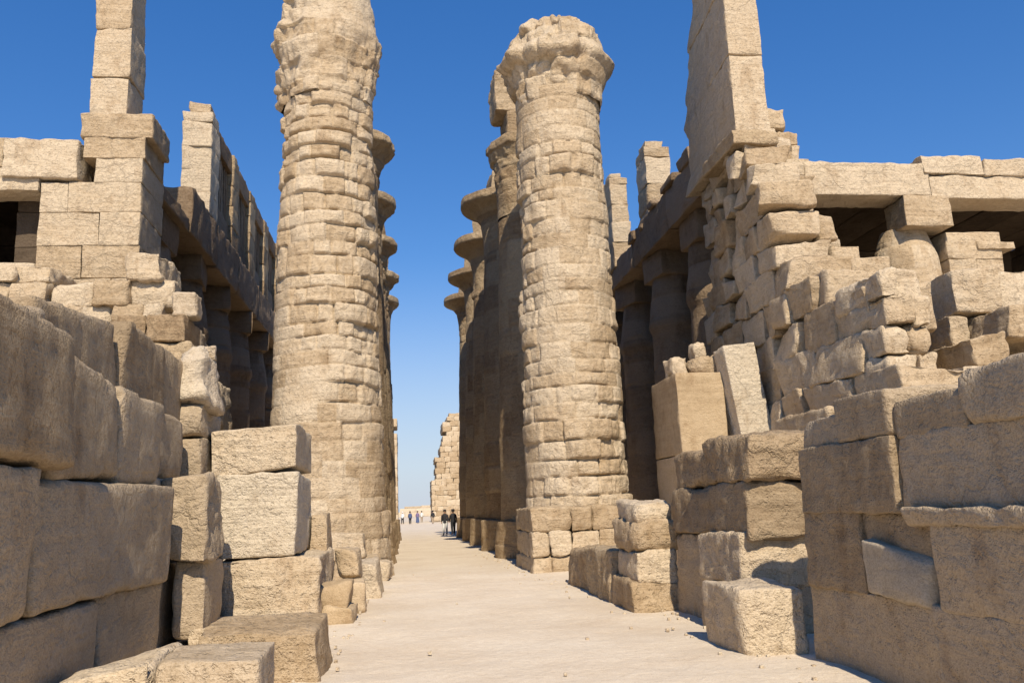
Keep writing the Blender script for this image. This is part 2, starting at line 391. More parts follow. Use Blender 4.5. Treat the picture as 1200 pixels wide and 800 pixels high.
# ---------------------------------------------------------------- side halls
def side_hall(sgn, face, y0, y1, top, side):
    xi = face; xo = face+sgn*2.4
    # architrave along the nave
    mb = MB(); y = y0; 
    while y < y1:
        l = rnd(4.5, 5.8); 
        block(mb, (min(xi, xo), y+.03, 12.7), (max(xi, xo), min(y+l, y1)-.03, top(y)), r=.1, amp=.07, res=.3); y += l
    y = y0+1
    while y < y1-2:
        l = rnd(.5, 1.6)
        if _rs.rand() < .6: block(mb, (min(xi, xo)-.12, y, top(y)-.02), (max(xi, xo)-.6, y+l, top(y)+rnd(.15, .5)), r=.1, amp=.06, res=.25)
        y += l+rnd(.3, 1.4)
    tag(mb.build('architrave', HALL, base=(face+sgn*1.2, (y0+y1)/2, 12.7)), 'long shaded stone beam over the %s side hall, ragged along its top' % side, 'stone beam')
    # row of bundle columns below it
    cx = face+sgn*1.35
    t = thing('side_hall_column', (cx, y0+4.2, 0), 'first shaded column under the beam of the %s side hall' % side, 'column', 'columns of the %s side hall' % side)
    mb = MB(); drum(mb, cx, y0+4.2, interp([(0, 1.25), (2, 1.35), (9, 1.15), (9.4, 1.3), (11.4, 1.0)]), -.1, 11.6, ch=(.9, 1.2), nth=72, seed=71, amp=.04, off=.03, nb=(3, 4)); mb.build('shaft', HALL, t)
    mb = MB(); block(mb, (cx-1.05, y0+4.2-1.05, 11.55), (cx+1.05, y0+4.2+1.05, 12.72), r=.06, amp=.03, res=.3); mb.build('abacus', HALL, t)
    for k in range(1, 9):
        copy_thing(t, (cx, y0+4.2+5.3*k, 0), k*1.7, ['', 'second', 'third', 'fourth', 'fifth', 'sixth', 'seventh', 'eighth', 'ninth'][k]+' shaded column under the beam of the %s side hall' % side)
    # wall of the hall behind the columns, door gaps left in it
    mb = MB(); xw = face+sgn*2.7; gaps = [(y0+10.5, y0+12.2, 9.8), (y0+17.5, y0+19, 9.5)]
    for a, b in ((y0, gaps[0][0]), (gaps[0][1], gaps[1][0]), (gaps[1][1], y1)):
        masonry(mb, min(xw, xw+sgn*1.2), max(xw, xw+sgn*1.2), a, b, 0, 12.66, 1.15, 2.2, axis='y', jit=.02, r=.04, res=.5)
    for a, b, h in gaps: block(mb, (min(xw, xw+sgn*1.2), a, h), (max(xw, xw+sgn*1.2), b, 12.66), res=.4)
    tag(mb.build('hall_wall', DARK_SHADE, base=(xw, (y0+y1)/2, 0)), 'shaded wall with dark door gaps behind the columns of the %s side hall' % side, 'wall')

side_hall(-1, -8.2, 27.6, 78, lambda y: 13.2 if y < 33 else 14.6, 'left')
side_hall(1, 10.9, 27.2, 70, lambda y: 14.4 if y < 36 else 13.9, 'right')

# clerestory over the left hall: piers with grille panels between
t = thing('clerestory_wall', (-8.8, 36.5, 14.6), 'row of upright piers and window panels on top of the left side hall', 'clerestory')
ys = [36.5, 41.3, 46.1, 50.9, 55.7]
for i, y in enumerate(ys):
    mb = MB()
    masonry(mb, -9.45, -8.2, y, y+1.5, 14.6, 19.3, 1.0, 1.6, jit=.03, r=.06, amp=.04, res=.25)
    if i == 0: block(mb, (-9.2, y+.1, 19.28), (-8.3, y+1.3, 19.75), r=.12, amp=.06)
    mb.build('pier', SAND if i == 0 else OLD, t)  # farther piers get the darker stone to paint in their shaded flanks
    if i < 4:
        mb = MB()
        block(mb, (-9.2, y+1.45, 14.6), (-8.4, y+4.85, 15.7), res=.3, amp=.03)
        block(mb, (-9.3, y+1.45, 18.35), (-8.3, y+4.85, 19.3), res=.25, amp=.04)
        for k in range(7): block(mb, (-9.1, y+1.5+.5*k, 15.65), (-8.48, y+1.5+.5*k+.3, 18.4), r=.03, res=.5)
        mb.build('window_grille', HALL, t)
# remains of the right clerestory
def clere(x0, x1, y, z1, label):
    mb = MB(); masonry(mb, x0, x1, y, y+1.5, 13.6, z1, 1.1, 1.6, jit=.03, r=.07, amp=.05, res=.2)
    block(mb, (x0+.1, y+.1, z1-.02), (x1-.3, y+1.2, z1+.3), r=.12, amp=.06)
    tag(mb.build('clerestory_pier', SAND, base=((x0+x1)/2, y, 13.6)), label, 'stone pier', 'piers on the right side hall')
clere(10.95, 12.15, 35.7, 17.6, 'stone pier on the right hall beam, broader, nearer and alone against the sky')
clere(10.75, 11.7, 41.5, 18.4, 'narrower farther stone pier touching the edge of the right giant column')
clere(11.0, 12.1, 44.8, 18.2, 'farthest stone pier on the right hall beam, behind the narrow one')

# ---------------------------------------------------------------- left gate ruin
b = thing('ruined_gate_tower', (-9.3, 27, 0), 'sunlit masonry tower at the left with a tall upright pillar on top', 'ruined tower')
mb = MB()
masonry(mb, -11.0, -8.02, 26.5, 28.9, 0, lambda x: 12.15 if x < -9.9 else 12.9, .95, 1.7, jit=.02, r=.035, amp=.02, res=.2)
masonry(mb, -9.82, -7.95, 26.5, 28.6, 12.85, 14.3, .72, 1.9, jit=.03, r=.05, amp=.035, res=.16)
block(mb, (-9.9, 26.4, 13.55), (-7.75, 28.4, 14.3), r=.08, amp=.04, res=.15)
mb.build('wall', SAND, b)
mb = MB()
for z0, z1, dx in ((14.28, 15.6, .0), (15.6, 17.3, .04), (17.3, 19.6, .0), (19.6, 22.4, .03)):
    block(mb, (-9.72+dx, 26.55, z0), (-8.6+dx, 28.15, z1-.015), r=.05, amp=.03, res=.15, chip=2.5)
mb.build('pillar', SAND, b)
mb = MB()
block(mb, (-12.1, 26.35, 12.15), (-9.9, 27.6, 13.4), r=.07, amp=.045, res=.14)
block(mb, (-14.6, 26.5, 11.75), (-11.02, 27.4, 12.5), r=.05, amp=.03, res=.15)
block(mb, (-15.5, 26.4, 12.52), (-12.12, 27.6, 13.42), r=.06, amp=.03, res=.15)
mb.build('lintel', SAND, b)
mb = MB(); masonry(mb, -15.5, -11.0, 26.5, 27.6, 0, 9.5, .95, 1.8, jit=.02, r=.04, res=.25); mb.build('sill_wall', SAND, b)
mb = MB(); masonry(mb, -15.5, -13.2, 26.55, 28.4, 9.5, 11.8, .8, 1.2, res=.25); mb.build('jamb', SAND, b)
# chamber added to keep the window opening dark: side walls, back and roofing slabs
t = thing('light_block_chamber', (-12, 31, 0), 'roofed chamber added to block light, seen through the window opening at the left edge', 'chamber')
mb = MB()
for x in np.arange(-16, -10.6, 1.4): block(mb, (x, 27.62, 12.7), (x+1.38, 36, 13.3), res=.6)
mb.build('roof', DARK_SHADE, t)
mb = MB(); masonry(mb, -10.9, -10.3, 28.95, 34, 0, 12.7, 1.2, 2, axis='y', res=.5); masonry(mb, -16, -10.98, 32.8, 34, 0, 12.7, 1.2, 2, res=.5); masonry(mb, -17, -16.02, 28, 36, 0, 12.7, 1.2, 2, axis='y', res=.5); mb.build('wall', DARK_SHADE, t)

# rough masonry stub in front of the tower
mb = MB()
prof = interp([(-13, 9.0), (-11, 8.75), (-9.6, 8.75), (-9.3, 8.25), (-8.0, 7.9), (-7.9, 8.9), (-7.35, 9.15), (-6.75, 8.8), (-6.6, 7.7), (-6.2, 6.9), (-5.9, 6.0), (-5.4, 5.6), (-5.2, 4.6)])
masonry(mb, -13, -5.2, 24.1, 26.3, 0, prof, .62, .85, jit=.14, r=.12, amp=.09, res=.14, gap=.01)
tag(mb.build('rubble_wall', SAND, base=(-9, 25, 0)), 'broken rough masonry heap sloping down in front of the left gate tower', 'ruined wall')

# ---------------------------------------------------------------- left foreground wall
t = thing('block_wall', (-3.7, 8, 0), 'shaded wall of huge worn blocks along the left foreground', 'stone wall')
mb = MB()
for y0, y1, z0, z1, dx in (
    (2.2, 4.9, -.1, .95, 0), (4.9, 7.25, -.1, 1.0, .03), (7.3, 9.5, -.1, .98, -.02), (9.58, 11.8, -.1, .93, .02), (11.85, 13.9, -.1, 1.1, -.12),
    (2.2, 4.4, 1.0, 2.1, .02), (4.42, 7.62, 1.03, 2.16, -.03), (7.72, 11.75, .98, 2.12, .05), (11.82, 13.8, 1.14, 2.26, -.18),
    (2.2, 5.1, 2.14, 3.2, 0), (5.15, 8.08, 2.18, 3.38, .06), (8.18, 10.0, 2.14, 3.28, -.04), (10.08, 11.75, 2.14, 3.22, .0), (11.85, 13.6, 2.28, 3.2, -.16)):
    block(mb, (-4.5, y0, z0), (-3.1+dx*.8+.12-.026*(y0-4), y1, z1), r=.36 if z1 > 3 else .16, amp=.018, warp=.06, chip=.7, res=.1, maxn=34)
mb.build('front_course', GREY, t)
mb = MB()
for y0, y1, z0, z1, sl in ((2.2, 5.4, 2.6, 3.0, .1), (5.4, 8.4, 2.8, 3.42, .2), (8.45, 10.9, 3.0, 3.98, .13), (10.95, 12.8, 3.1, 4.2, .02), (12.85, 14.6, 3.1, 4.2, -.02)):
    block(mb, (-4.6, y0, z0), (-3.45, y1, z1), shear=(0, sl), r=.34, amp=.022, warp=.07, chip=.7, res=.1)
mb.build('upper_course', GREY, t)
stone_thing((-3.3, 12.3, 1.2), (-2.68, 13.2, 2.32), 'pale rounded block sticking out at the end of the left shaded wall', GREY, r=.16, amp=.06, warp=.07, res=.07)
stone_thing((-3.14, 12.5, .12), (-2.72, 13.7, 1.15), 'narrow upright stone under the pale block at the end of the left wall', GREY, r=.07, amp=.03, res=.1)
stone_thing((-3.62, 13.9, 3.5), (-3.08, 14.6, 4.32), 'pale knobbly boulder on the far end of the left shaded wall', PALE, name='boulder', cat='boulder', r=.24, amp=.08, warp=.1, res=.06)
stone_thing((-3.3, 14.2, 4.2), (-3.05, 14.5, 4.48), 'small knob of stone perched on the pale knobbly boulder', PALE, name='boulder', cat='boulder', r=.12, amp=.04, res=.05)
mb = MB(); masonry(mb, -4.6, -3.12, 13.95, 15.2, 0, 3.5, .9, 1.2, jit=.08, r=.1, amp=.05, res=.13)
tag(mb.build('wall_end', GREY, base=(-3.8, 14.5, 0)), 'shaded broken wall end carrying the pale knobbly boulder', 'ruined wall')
stone_thing((-5.9, 22.5, 6.85), (-5.35, 23.2, 7.5), 'small pale sunlit stone at the foot of the left rubble slope', PALE, r=.12, amp=.06, res=.08)
mb = MB(); masonry(mb, -7.2, -5.0, 22.2, 24.0, 0, lambda x: 6.85 if x < -5.3 else 5.4, .7, .9, jit=.1, r=.1, amp=.06, res=.16)
tag(mb.build('rubble_pier', OLD, base=(-6, 23, 0)), 'low broken pier below the small pale stone, left of the front column', 'ruined wall')

# stack of cut blocks left of the path
g = 'cut blocks stacked left of the path'
stone_thing((-3.05, 14.2, 2.4), (-1.75, 16.6, 3.14), 'sunlit sloping block on top of the stack left of the path', SAND, group=g, r=.05, amp=.025, shear=(.07, 0), res=.1)
stone_thing((-2.92, 14.15, 1.1), (-1.72, 16.4, 2.36), 'square pale block in the middle of the left stack, its right side in shade', PALE, group=g, r=.06, amp=.025, res=.1)
stone_thing((-2.95, 14.1, .1), (-1.4, 16.5, 1.08), 'wide rough block at the bottom of the left stack', SAND, group=g, r=.08, amp=.05, res=.1)
stone_thing((-1.68, 16.0, .95), (-1.42, 17.0, 1.75), 'thin upright stone squeezed between the left stack and the column foot', SAND, group=g, r=.06, res=.1)
stone_thing((-2.2, 9.75, -.1), (-.93, 11.0, .53), 'broad flat topped sunlit block on the ground beside the path, left foreground', SAND, group=g, r=.07, amp=.035, res=.09)
stone_thing((-2.1, 7.75, -.15), (-1.26, 8.8, .55), 'foremost pinkish block at the bottom left with a shaded right side', PALE, group=g, r=.05, amp=.02, res=.07)
stone_thing((-2.95, 7.9, -.15), (-2.14, 9.0, .46), 'low broken block lying left of the foremost pinkish block', SAND, group=g, r=.12, amp=.05, res=.08, shear=(.2, 0))
stone_thing((-2.9, 12.5, -.1), (-1.6, 14.0, .25), 'flat slab lying in front of the left stack', SAND, group=g, r=.07, amp=.04, res=.1)
g = 'rubble at the foot of the left column'
for lo, hi, lab in (((-1.38, 14.45, .24), (-.92, 15.25, .58), 'small orange tinted stone beside the left stack bottom'),
                    ((-1.35, 14.3, -.05), (-.85, 15.3, .28), 'dark rounded rubble stone on the path edge below the orange stone'),
                    ((-1.3, 16.0, -.05), (-.8, 17.2, .55), 'rough rubble stone just behind the orange stone'),
                    ((-1.3, 16.8, .5), (-.85, 17.8, 1.1), 'rubble stone resting on another, near the left column foot'),
                    ((-1.75, 21.6, -.05), (-.75, 22.7, .62), 'broken facing block leaning on the front of the left column pedestal'),
                    ((-1.9, 21.75, .6), (-1.0, 22.7, 1.25), 'upper broken facing block on the front of the left column pedestal'),
                    ((-.95, 22.8, -.05), (-.45, 23.9, .5), 'small facing stone at the path side of the left column pedestal'),
                    ((-1.25, 18.5, -.05), (-.6, 20.2, .7), 'larger rubble block against the left column pedestal')):
    stone_thing(lo, hi, lab, OCHRE if 'orange' in lab else SAND, name='rubble_stone', cat='stone', group=g, r=.10, amp=.03, warp=.06, res=.06)

# ---------------------------------------------------------------- right side
g = 'low wall beside the right column'
stone_thing((3.6, 15.45, -.1), (4.5, 17.6, .86), 'dark sided long block of the low wall at the right column foot', OLD, group=g, r=.1, amp=.06, res=.1)
stone_thing((3.62, 17.65, -.1), (4.5, 19.85, .78), 'farther block of the low wall, touching the right column pedestal', OLD, group=g, r=.1, amp=.06, res=.1)
stone_thing((3.58, 13.95, -.1), (4.4, 15.4, .44), 'bottom block at the near sunlit end of the low wall', SAND, group=g, r=.09, amp=.04, res=.08)
stone_thing((3.68, 14.0, .42), (4.38, 15.3, .93), 'second block from the ground at the near end of the low wall', SAND, group=g, r=.1, amp=.05, res=.08)
stone_thing((3.62, 14.0, .95), (4.52, 15.2, 1.38), 'bulging third block at the near end of the low wall', SAND, group=g, r=.13, amp=.06, res=.08)
stone_thing((3.75, 14.1, 1.37), (4.4, 15.2, 1.7), 'topmost small block at the near end of the low wall', SAND, group=g, r=.08, amp=.05, res=.08)

g = 'blocks of the pier right of the path'
for lo, hi, lab, m in (
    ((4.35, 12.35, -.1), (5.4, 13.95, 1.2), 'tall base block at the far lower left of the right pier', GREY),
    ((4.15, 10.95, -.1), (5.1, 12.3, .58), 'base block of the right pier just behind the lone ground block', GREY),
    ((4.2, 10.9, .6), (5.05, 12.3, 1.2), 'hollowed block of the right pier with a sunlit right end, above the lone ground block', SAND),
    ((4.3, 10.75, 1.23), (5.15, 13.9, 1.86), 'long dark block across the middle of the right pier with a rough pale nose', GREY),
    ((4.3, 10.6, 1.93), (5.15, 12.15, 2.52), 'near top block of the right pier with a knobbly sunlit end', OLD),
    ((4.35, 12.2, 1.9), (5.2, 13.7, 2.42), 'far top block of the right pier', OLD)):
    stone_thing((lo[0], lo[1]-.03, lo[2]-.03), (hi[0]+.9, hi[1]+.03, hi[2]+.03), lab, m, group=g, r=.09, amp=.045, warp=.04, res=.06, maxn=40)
stone_thing((3.68, 9.6, -.08), (4.42, 10.85, .7), 'lone squarish block standing on the ground before the right pier', SAND, r=.06, amp=.03, warp=.04, res=.06)

# right foreground wall: big smooth ashlar
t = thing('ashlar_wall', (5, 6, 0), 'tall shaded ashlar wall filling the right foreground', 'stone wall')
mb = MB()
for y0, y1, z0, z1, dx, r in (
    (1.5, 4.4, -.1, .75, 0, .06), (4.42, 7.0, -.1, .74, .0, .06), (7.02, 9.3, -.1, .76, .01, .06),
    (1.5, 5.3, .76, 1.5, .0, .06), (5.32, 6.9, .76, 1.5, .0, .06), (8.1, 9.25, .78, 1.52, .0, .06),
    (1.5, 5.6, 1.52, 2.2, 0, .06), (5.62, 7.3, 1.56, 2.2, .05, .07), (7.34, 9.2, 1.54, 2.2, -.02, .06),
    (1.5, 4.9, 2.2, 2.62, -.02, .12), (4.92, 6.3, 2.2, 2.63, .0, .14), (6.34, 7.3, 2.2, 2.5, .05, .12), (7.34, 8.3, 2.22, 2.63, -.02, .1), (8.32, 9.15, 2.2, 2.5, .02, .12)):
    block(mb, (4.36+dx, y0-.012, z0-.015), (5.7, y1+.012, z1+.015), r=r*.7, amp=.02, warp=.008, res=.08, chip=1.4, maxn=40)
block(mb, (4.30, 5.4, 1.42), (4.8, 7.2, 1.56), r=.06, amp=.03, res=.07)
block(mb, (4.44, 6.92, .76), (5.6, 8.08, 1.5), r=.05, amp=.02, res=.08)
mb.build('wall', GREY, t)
mb = MB(); block(mb, (4.33, 7.0, .76), (4.9, 7.95, 1.2), r=.05, amp=.02, res=.06, shear=(0, .1)); o = mb.build('patch_stone', PATCH, t); tag(o, 'pale replacement stone set in the shaded wall')

# upright jamb and leaning slab
mb = MB(); block(mb, (7.2, 22, -.1), (8.5, 24.4, 2.9), r=.04, amp=.015, res=.2); block(mb, (7.2, 22, 2.91), (8.5, 24.4, 5.05), r=.05, amp=.02, res=.15)
tag(mb.build('door_jamb', OCHRE, base=(7.85, 23.2, 0)), 'smooth ochre upright jamb behind the right pier', 'jamb')
g = 'broken stones on top of the ochre jamb'
stone_thing((7.25, 22.5, 5.04), (7.7, 23.2, 5.55), 'small stone on the left of the ochre jamb top', SAND, name='rubble_stone', cat='stone', group=g, r=.12, amp=.07, res=.08)
stone_thing((7.75, 22.4, 5.04), (8.5, 23.6, 5.5), 'broad broken stone on the right of the ochre jamb top', SAND, name='rubble_stone', cat='stone', group=g, r=.14, amp=.09, res=.08)
stone_thing((7.95, 22.6, 5.45), (8.3, 23.1, 6.0), 'pointed stone topmost above the ochre jamb', SAND, name='rubble_stone', cat='stone', group=g, r=.14, amp=.06, res=.07)
stone_thing((8.75, 21.6, -.1), (9.65, 22.3, 5.75), 'tall pale slab leaning beside the ochre jamb', PALE, name='leaning_slab', cat='stone slab', r=.04, amp=.02, res=.15, rot=(0, R(-7), 0))
mb = MB(); masonry(mb, 9.0, 10.2, 17.5, 20.2, 0, 3.55, .8, 1.2, jit=.1, r=.1, amp=.05, res=.15)
tag(mb.build('rubble_pier', SAND, base=(9.6, 19, 0)), 'lit rubble footing below the leaning slab', 'ruined wall')

# stepped ruin: each course reaches nearer to the viewer than the one above
t = thing('stepped_ruin', (11, 21, 0), 'huge stepped masonry ruin right of centre, dark flanks with sunlit ledges', 'ruined wall')
mb = MB()
lay = [(0, 1.0, 14.9), (1.0, 2.0, 15.0), (2.0, 3.0, 15.1), (3.0, 4.15, 15.3), (4.15, 5.08, 16.7), (5.08, 5.92, 16.5), (5.92, 6.78, 18.7), (6.78, 7.6, 19.6), (7.6, 8.3, 20.3), (8.3, 9.1, 20.3), (9.1, 9.95, 20.2), (9.95, 10.7, 21.0), (10.7, 11.4, 21.4), (11.4, 12.0, 22.0)]
for i, (z0, z1, yf) in enumerate(lay):
    y = yf; k = 0
    ye = 26.6
    while y < ye:
        l = rnd(.55, 1.2) if i > 8 else (rnd(.9, 1.8) if i > 5 else rnd(1.4, 2.3))
        x0 = 9.5+rnd(-.03, .05)-(.15 if i < 4 else 0)+.05*k+(.05*(i % 2))
        x0 += max(0, (y-25.2))*rnd(0, .8)+(.3*rnd(-.6, 1) if i > 9 else 0)
        w = rnd(1.1, 1.6)
        zt = z1-.02-(rnd(0, .12) if i > 6 else 0)
        y2 = min(ye, y+l)
        block(mb, (x0, y+.02, z0), (x0+w, y2-.02, zt), r=.08 if i > 5 else .06, amp=.05, warp=.11, res=.14, chip=2.6, rot=(R(rnd(-3, 3)), 0, R(rnd(-5, -1))))
        x = x0+w
        xr = 15 if i < 4 else (9.6 if i < 7 and y < 20.3 else float(np.interp(z0, [4, 6.8, 7.6, 8.4, 9.3, 10, 12], [13, 12.2, 11.6, 10.9, 10.3, 10.1, 10.1])))
        while x < xr:
            w2 = min(rnd(1.0, 1.7), max(.4, xr-x+.3))
            if y2 < 23: block(mb, (x+.02, y+rnd(0, .15), z0), (x+w2, y2, zt-rnd(0, .08)), r=.07, amp=.04, res=.2)
            else: block(mb, (x+.02, y, z0), (x+w2, y2, zt), r=.06, amp=.03, res=.5)
            x += w2
        y = y2; k += 1
mb.build('stepped_courses', SAND, t)
# the lit slope running right from it
mb = MB()
pr = interp([(10.2, 10.1), (10.9, 10.2), (11.5, 9.6), (12.0, 8.9), (12.6, 8.1), (13.2, 7.2), (13.8, 6.6), (14.6, 6.6), (15.4, 5.8)])
masonry(mb, 10.3, 15.4, 21.2, 23.8, 4.1, pr, .62, 1.5, jit=.07, r=.09, amp=.05, res=.14, gap=.008, front=lambda z: 21.3+(z-4)*.22)
mb.build('rubble_slope', SAND, t)
stone_thing((9.85, 18.3, 5.9), (11.45, 20.4, 6.85), 'large sunlit tilted block jutting from the stepped ruin', SAND, r=.09, amp=.05, res=.11, rot=(0, R(4), R(-3)))
stone_thing((9.75, 17.0, 5.05), (10.6, 19.0, 5.88), 'dark sided block under the large tilted block', OLD, r=.08, amp=.04, res=.11, rot=(0, 0, R(-4)))
# right upper gate wall with lintels
t = thing('ruined_gate_wall', (14, 24.5, 0), 'sunlit gate wall at the upper right with two dark openings under lintels', 'ruined wall')
mb = MB(); masonry(mb, 10.4, 12.6, 23.9, 26.4, 4, 12.0, .9, 1.6, jit=.03, r=.05, amp=.03, res=.17)
mb.build('wall', SAND, t)
mb = MB()
block(mb, (12.4, 23.8, 10.78), (16.5, 25.0, 11.9), r=.07, amp=.04, res=.15); block(mb, (16.53, 23.85, 10.7), (21.5, 25.0, 11.5), r=.07, amp=.03, res=.15)
block(mb, (16.3, 23.8, 11.52), (18.4, 26, 12.15), r=.08, amp=.04, res=.15); block(mb, (18.43, 23.8, 11.52), (22, 26, 12.05), r=.08, amp=.04, res=.15)
mb.build('lintel', SAND, t)
mb = MB(); drum(mb, 16.05, 24.9, interp([(0, 1.15), (6, 1.12), (9.0, .95), (9.85, .7)]), 0, 9.9, ch=(.7, 1), nth=110, seed=81, amp=.06, off=.04); mb.build('column_shaft', SAND, t)
mb = MB(); block(mb, (15.5, 23.75, 9.82), (17.05, 24.9, 10.76), r=.06, amp=.03, res=.14); mb.build('abacus', SAND, t)
mb = MB(); masonry(mb, 17.0, 18.9, 24.2, 26, 4, 9.75, .8, 1.3, res=.2); block(mb, (18.0, 24.1, 9.15), (19.3, 26, 9.4), r=.04); mb.build('jamb', SAND, t)
t = thing('light_block_chamber', (16, 31, 0), 'roofed chamber added to block light behind the two openings at the upper right', 'chamber')  # enclosure added to keep sky and bounce light out of the openings
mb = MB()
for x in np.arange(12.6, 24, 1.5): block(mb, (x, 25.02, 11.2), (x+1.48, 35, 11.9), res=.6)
mb.build('roof', DARK_SHADE, t)
mb = MB(); masonry(mb, 12.6, 25, 31, 32.2, 0, 11.2, 1.2, 2, res=.5); masonry(mb, 12.0, 12.58, 26.45, 32, 0, 11.8, 1.2, 2, axis='y', res=.5); masonry(mb, 24.5, 25.6, 24, 34, 0, 11.2, 1.2, 2, axis='y', res=.5); mb.build('wall', DARK_SHADE, t)
# eroded wedge of masonry in front of that column
mb = MB()
masonry(mb, 9.62, 10.62, 16.0, 17.6, 3.9, interp([(9.6, 6.0), (10, 6.35), (10.6, 6.1)]), .62, .9, jit=.14, r=.12, amp=.08, res=.11)
tag(mb.build('eroded_pier', SAND, base=(10.1, 16.8, 3.9)), 'sunlit eroded pier of stones between the stepped ruin and the dark sided blocks', 'ruined wall')
# blocks with dark left flanks at the right edge
g = 'blocks heaped at the right edge'
for lo, hi, lab in (((12.2, 17, 5.5), (13.15, 19.6, 6.5), 'block at right edge of heap, dark left flank and sunny front under the dark opening'),
                    ((12.45, 15.9, 4.75), (14.0, 18.5, 5.45), 'second layer block of the right heap with a long dark flank'),
                    ((12.0, 17.2, 4.7), (12.42, 19.2, 5.45), 'thin dark stone behind the second layer block of the right heap'),
                    ((11.3, 15.6, 4.15), (12.05, 18.2, 4.72), 'lowest small block of the right heap, lit right end, above the foreground wall'),
                    ((13.3, 17.2, 5.5), (15, 19.5, 6.5), 'top right block of the heap, cut by the picture edge')):
    stone_thing(lo, hi, lab, SAND, group=g, r=.08, amp=.05, res=.1, warp=.06, rot=(0, 0, R(rnd(-7, -3))))

# big slab pillar above the stepped ruin
t = thing('slab_pillar', (10.1, 24, 11.9), 'massive upright slab pillar high above the stepped ruin, narrow sunlit front', 'pillar')
mb = MB()
def lean_back(Q):
    Q = Q.copy(); Q[:, 0] += (Q[:, 1]-22)*.05; t_ = np.clip((Q[:, 2]-12)/7.5, 0, 1); w_ = np.clip((Q[:, 1]-23.2)/3, 0, 1); Q[:, 1] = 22+(Q[:, 1]-22)*(1-.38*t_)+w_*(fbm(Q*np.array([.3, .3, 1]), .9, 3, 77)*1.1-.3); return Q
for z0, z1 in ((11.95, 14.4), (14.4, 16.7), (16.7, 19.6)):
    block(mb, (9.5, 22.0, z0), (10.52, 27.4, z1-.006), r=.05, amp=.03, warp=.02, res=.14, maxn=40, fn=lean_back)
mb.build('slab', SAND, t)
mb = MB(); block(mb, (9.35, 21.9, 11.6), (10.7, 24.5, 12.0), r=.1, amp=.05); mb.build('base_course', OLD, t)
mb = MB(); masonry(mb, 11.25, 12.4, 24, 25.3, 11.95, interp([(11.25, 13.9), (11.8, 13.7), (12.0, 13), (12.4, 12.6)]), .65, .7, jit=.08, r=.1, amp=.06, res=.12)
tag(mb.build('broken_pier', SAND, base=(11.8, 24.6, 11.95)), 'low pinkish stub of masonry right of the slab pillar', 'ruined wall')

# ---------------------------------------------------------------- far end of the avenue
mb = MB(); masonry(mb, -14, -1.3, 138, 146, 0, lambda x: 17 if x < -2 else 14.5, 1.2, 2.5, r=.1, amp=.06, res=.8)
tag(mb.build('far_pylon', SAND, base=(-7, 142, 0)), 'pale sunlit pylon edge far off behind the left row', 'pylon')
mb = MB(); masonry(mb, 4.0, 20, 138, 146, 0, interp([(4.0, 5.0), (4.6, 8), (5.4, 12), (6.2, 15), (7.4, 17), (20, 17)]), .8, 1.1, r=.1, amp=.08, res=.5)
tag(mb.build('far_pylon', SAND, base=(12, 142, 0)), 'pale sunlit pylon with a broken slope far off beside the dark right row', 'pylon')
mb = MB(); masonry(mb, -30, 40, 300, 304, 0, lambda x: 3.0+.8*math.sin(x*.3), 1.5, 5, r=.1, res=2)
tag(mb.build('far_wall', PALE, base=(5, 302, 0)), 'low pale wall closing the avenue on the horizon', 'wall')

# ---------------------------------------------------------------- people
SKIN = plain('skin', (.32, .18, .11)); HAIR = plain('dark_hair', (.02, .015, .012))
def tube(mb, pts, rads, n=10, sq=1.0):
    pts = [np.array(p, float) for p in pts]; rings = []
    for i, p in enumerate(pts):
        d = pts[min(i+1, len(pts)-1)]-pts[max(0, i-1)]; d /= np.linalg.norm(d)
        a = np.cross(d, (0, 1, 0) if abs(d[1]) < .9 else (1, 0, 0)); a /= np.linalg.norm(a); b = np.cross(d, a)
        r = rads[i]; rx, ry = r if isinstance(r, tuple) else (r, r)
        th = np.linspace(0, 2*math.pi, n, endpoint=False)
        rings.append(p+np.outer(np.cos(th)*rx, a)+np.outer(np.sin(th)*ry, b))
    V = np.concatenate(rings); m = len(rings); i = np.arange(m*n).reshape(m, n); j = np.roll(i, -1, 1)
    F = np.stack([i[:-1], j[:-1], j[1:], i[1:]], -1).reshape(-1, 4)
    mb.add(V, F)

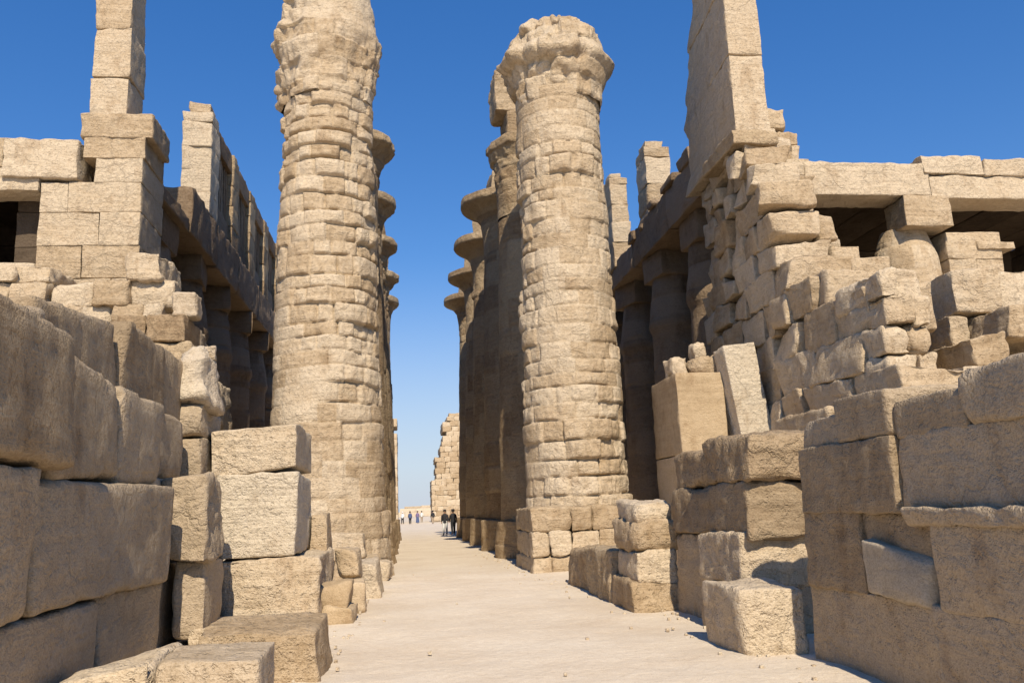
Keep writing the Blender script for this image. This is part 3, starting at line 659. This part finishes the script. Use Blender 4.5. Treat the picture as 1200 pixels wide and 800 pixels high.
def person(x, y, rz, label, shirt, legs, stride=.12, hat=None, dress=False):
    t = thing('person', (x, y, 0), label, 'person', 'people on the avenue'); t.location = (0, 0, 0)
    # skeleton: hip, chest, neck, head, arms with hands, legs with feet; walking along +y
    s = stride
    v = [(0, 0, .95), (0, 0, 1.15), (0, 0, 1.38), (0, 0, 1.5), (0, .015, 1.57), (0, .01, 1.66), (0, 0, 1.73),
         (.17, 0, 1.40), (.22, -.05-s*.3, 1.14), (.23, .02-s*.2, .90), (.225, .05-s*.2, .80),
         (-.17, 0, 1.40), (-.22, .05+s*.1, 1.14), (-.23, .14+s*.2, .92), (-.225, .18+s*.2, .83),
         (.09, 0, .88), (.1, s*.6, .5), (.1, s*.7, .09), (.11, s*.7+.15, .04),
         (-.09, 0, .88), (-.1, -s*.3, .5), (-.1, -s*1.1, .10), (-.11, -s*1.1+.14, .04)]
    e = [(0, 1), (1, 2), (2, 3), (3, 4), (4, 5), (5, 6), (2, 7), (7, 8), (8, 9), (9, 10), (2, 11), (11, 12), (12, 13), (13, 14),
         (0, 15), (15, 16), (16, 17), (17, 18), (0, 19), (19, 20), (20, 21), (21, 22)]
    rad = [.13, .13, .14, .06, .085, .1, .06, .06, .045, .035, .03, .06, .045, .035, .03, .09, .06, .045, .04, .09, .06, .045, .04]
    me = bpy.data.meshes.new('body_src'); me.from_pydata(v, e, [])
    o = bpy.data.objects.new('body_src', me); COL.objects.link(o)
    o.modifiers.new('s', 'SKIN')
    if not me.skin_vertices: me.attributes
    sk = me.skin_vertices[0].data
    for q, r in zip(sk, rad): q.radius = (r, r*.9)
    sk[0].use_root = True
    o.modifiers.new('d', 'SUBSURF').levels = 1
    dg = bpy.context.evaluated_depsgraph_get(); dg.update()
    m2 = bpy.data.meshes.new_from_object(o.evaluated_get(dg)); m2.name = 'body'
    bpy.data.objects.remove(o); bpy.data.meshes.remove(me)
    m2.materials.clear(); m2.materials.append(SKIN)
    for p in m2.polygons: p.use_smooth = True
    bo = bpy.data.objects.new('body', m2); COL.objects.link(bo); bo.parent = t
    mb = MB(); tube(mb, [(0, 0, .86), (0, 0, 1.0), (0, 0, 1.2), (0, 0, 1.36), (0, 0, 1.45), (0, 0, 1.49)], [(.185, .14), (.18, .135), (.17, .13), (.2, .14), (.15, .11), (.07, .07)], 14)
    for a, b_, c in ((7, 8, 9), (11, 12, 13)):
        A, B, Cc = map(np.array, (v[a], v[b_], v[c])); tube(mb, [A*.96+np.array([0, 0, .03]), B, B+(Cc-B)*.8], [.078, .062, .05], 10)
    mb.build('shirt', shirt, t)
    mb = MB()
    if dress: tube(mb, [(0, 0, .95), (0, 0, .7), (0, 0, .4), (0, 0, .12)], [(.18, .15), (.21, .18), (.24, .21), (.27, .24)], 16); mb.build('skirt', legs, t)
    else:
        for h, k, a in ((15, 16, 17), (19, 20, 21)):
            H, K, A = map(np.array, (v[h], v[k], v[a])); tube(mb, [H+np.array([0, 0, .1]), H, K, A+np.array([0, 0, .03])], [.115, .11, .08, .068], 12)
        mb.build('trousers', legs, t)
    mb = MB(); block(mb, (-.105, -.115, 1.6), (.105, .085, 1.78), r=.085, amp=.004, warp=0, res=.04); mb.build('hat' if hat else 'hair', hat or HAIR, t)
    t.location = (x, y, 0); t.rotation_euler = (0, 0, rz)
W = plain('white_cotton', (.75, .74, .7)); K_ = plain('black_cloth', (.02, .02, .022)); B_ = plain('blue_cloth', (.07, .1, .2)); V_ = plain('violet_cloth', (.2, .15, .26)); T_ = plain('tan_cloth', (.4, .3, .2))
person(2.62, 60.5, R(170), 'person in dark top and white trousers by the foot of the dark right row', K_, W)
person(3.25, 61.8, R(10), 'person all in black close against the dark right row', K_, K_)
person(3.5, 118, R(20), 'far person in dark top, alone just left of the right pylon slope', K_, T_)
person(1.6, 128, R(-160), 'far person in violet in the middle of the avenue', V_, B_, dress=True)
person(.5, 122, R(5), 'far person in blue shirt left of the one in violet', B_, K_)
person(-.55, 126, R(160), 'far person in white shirt nearest the left row', W, K_, hat=W)
person(2.4, 140, R(0), 'farthest person, white top and tan trousers', W, T_)

# scattered pebbles on the sand near the wall feet
mb = MB(); rs = np.random.RandomState(3)
for i in range(300):
    y = rs.uniform(6, 34)
    if rs.rand() < .93: x = (-.75 - abs(rs.normal(0, .35))) if rs.rand() < .5 else (4.0 if y < 20 else 3.2)-abs(rs.normal(0, .4))+.2
    else: x = rs.uniform(-1, 4)
    s = rs.uniform(.006, .02)*(1.6 if rs.rand() < .08 else 1)
    block(mb, (x-s, y-s, -.02), (x+s*rs.uniform(.7, 1.6), y+s, s*1.1), r=s*1.4, amp=s*.25, warp=0, res=s)
tag(mb.build('gravel', PALE, base=(1.5, 15, 0)), kind='stuff')

# ---------------------------------------------------------------- light, sky, camera
ELEV, AZ = 43, 1.5     # the sun stands behind the viewer, a touch to the right
sun = bpy.data.lights.new('sun', 'SUN'); sun.energy = 4.7; sun.angle = R(.5); sun.color = (1, .905, .75)
so = bpy.data.objects.new('sun', sun); COL.objects.link(so); so.rotation_euler = (R(90-ELEV), 0, R(AZ)); so.location = (0, -30, 40)
w = bpy.data.worlds.new('World'); S.world = w; w.use_nodes = True
nt = w.node_tree; bg = nt.nodes['Background']; sky = nt.nodes.new('ShaderNodeTexSky'); sky.sky_type = 'NISHITA'; sky.sun_disc = False
sky.sun_elevation = R(ELEV); sky.sun_rotation = R(180-AZ); sky.air_density = 1.0; sky.dust_density = .15; sky.ozone_density = 3.5; sky.altitude = 80
hs = nt.nodes.new('ShaderNodeHueSaturation'); hs.inputs['Saturation'].default_value = 1.55; hs.inputs['Hue'].default_value = .514
gm = nt.nodes.new('ShaderNodeGamma'); gm.inputs[1].default_value = .72
nt.links.new(sky.outputs[0], gm.inputs[0]); nt.links.new(gm.outputs[0], hs.inputs['Color']); tc = nt.nodes.new('ShaderNodeTexCoord'); sp = nt.nodes.new('ShaderNodeSeparateXYZ'); nt.links.new(tc.outputs['Generated'], sp.inputs[0])
hz = nt.nodes.new('ShaderNodeMapRange'); hz.interpolation_type = 'SMOOTHSTEP'; hz.inputs[1].default_value = -.05; hz.inputs[2].default_value = .3; hz.inputs[3].default_value = .92; hz.inputs[4].default_value = 0; nt.links.new(sp.outputs['Z'], hz.inputs[0])
hm = nt.nodes.new('ShaderNodeMix'); hm.data_type = 'RGBA'; nt.links.new(hz.outputs[0], hm.inputs[0]); nt.links.new(hs.outputs[0], hm.inputs[6]); hm.inputs[7].default_value = (3.3, 3.75, 4.7, 1)
nt.links.new(hm.outputs[2], bg.inputs[0]); hs.inputs['Value'].default_value = 1.38; bg.inputs[1].default_value = .15

f, pitch, yaw, roll = 1008/1200*36, .1907, .1273, .0385
cam = bpy.data.cameras.new('camera'); cam.lens = f; cam.sensor_width = 36; cam.sensor_fit = 'HORIZONTAL'; cam.clip_end = 5000; cam.clip_start = .1
co = bpy.data.objects.new('camera', cam); COL.objects.link(co)
fw = Vector((math.sin(yaw)*math.cos(pitch), math.cos(yaw)*math.cos(pitch), math.sin(pitch)))
r0 = Vector((math.cos(yaw), -math.sin(yaw), 0)); u0 = r0.cross(fw)
ROLL = 1
rr_ = r0*math.cos(roll)-u0*math.sin(roll)*ROLL; uu = u0*math.cos(roll)+r0*math.sin(roll)*ROLL
M = Matrix((rr_, uu, -fw)).transposed().to_4x4(); M.translation = (0, 0, 1.7); co.matrix_world = M
S.camera = co
S.view_settings.view_transform = 'Standard'; S.view_settings.look = 'None'; S.view_settings.exposure = .1; S.view_settings.gamma = 1
S.cycles.max_bounces = 8; S.cycles.diffuse_bounces = 1
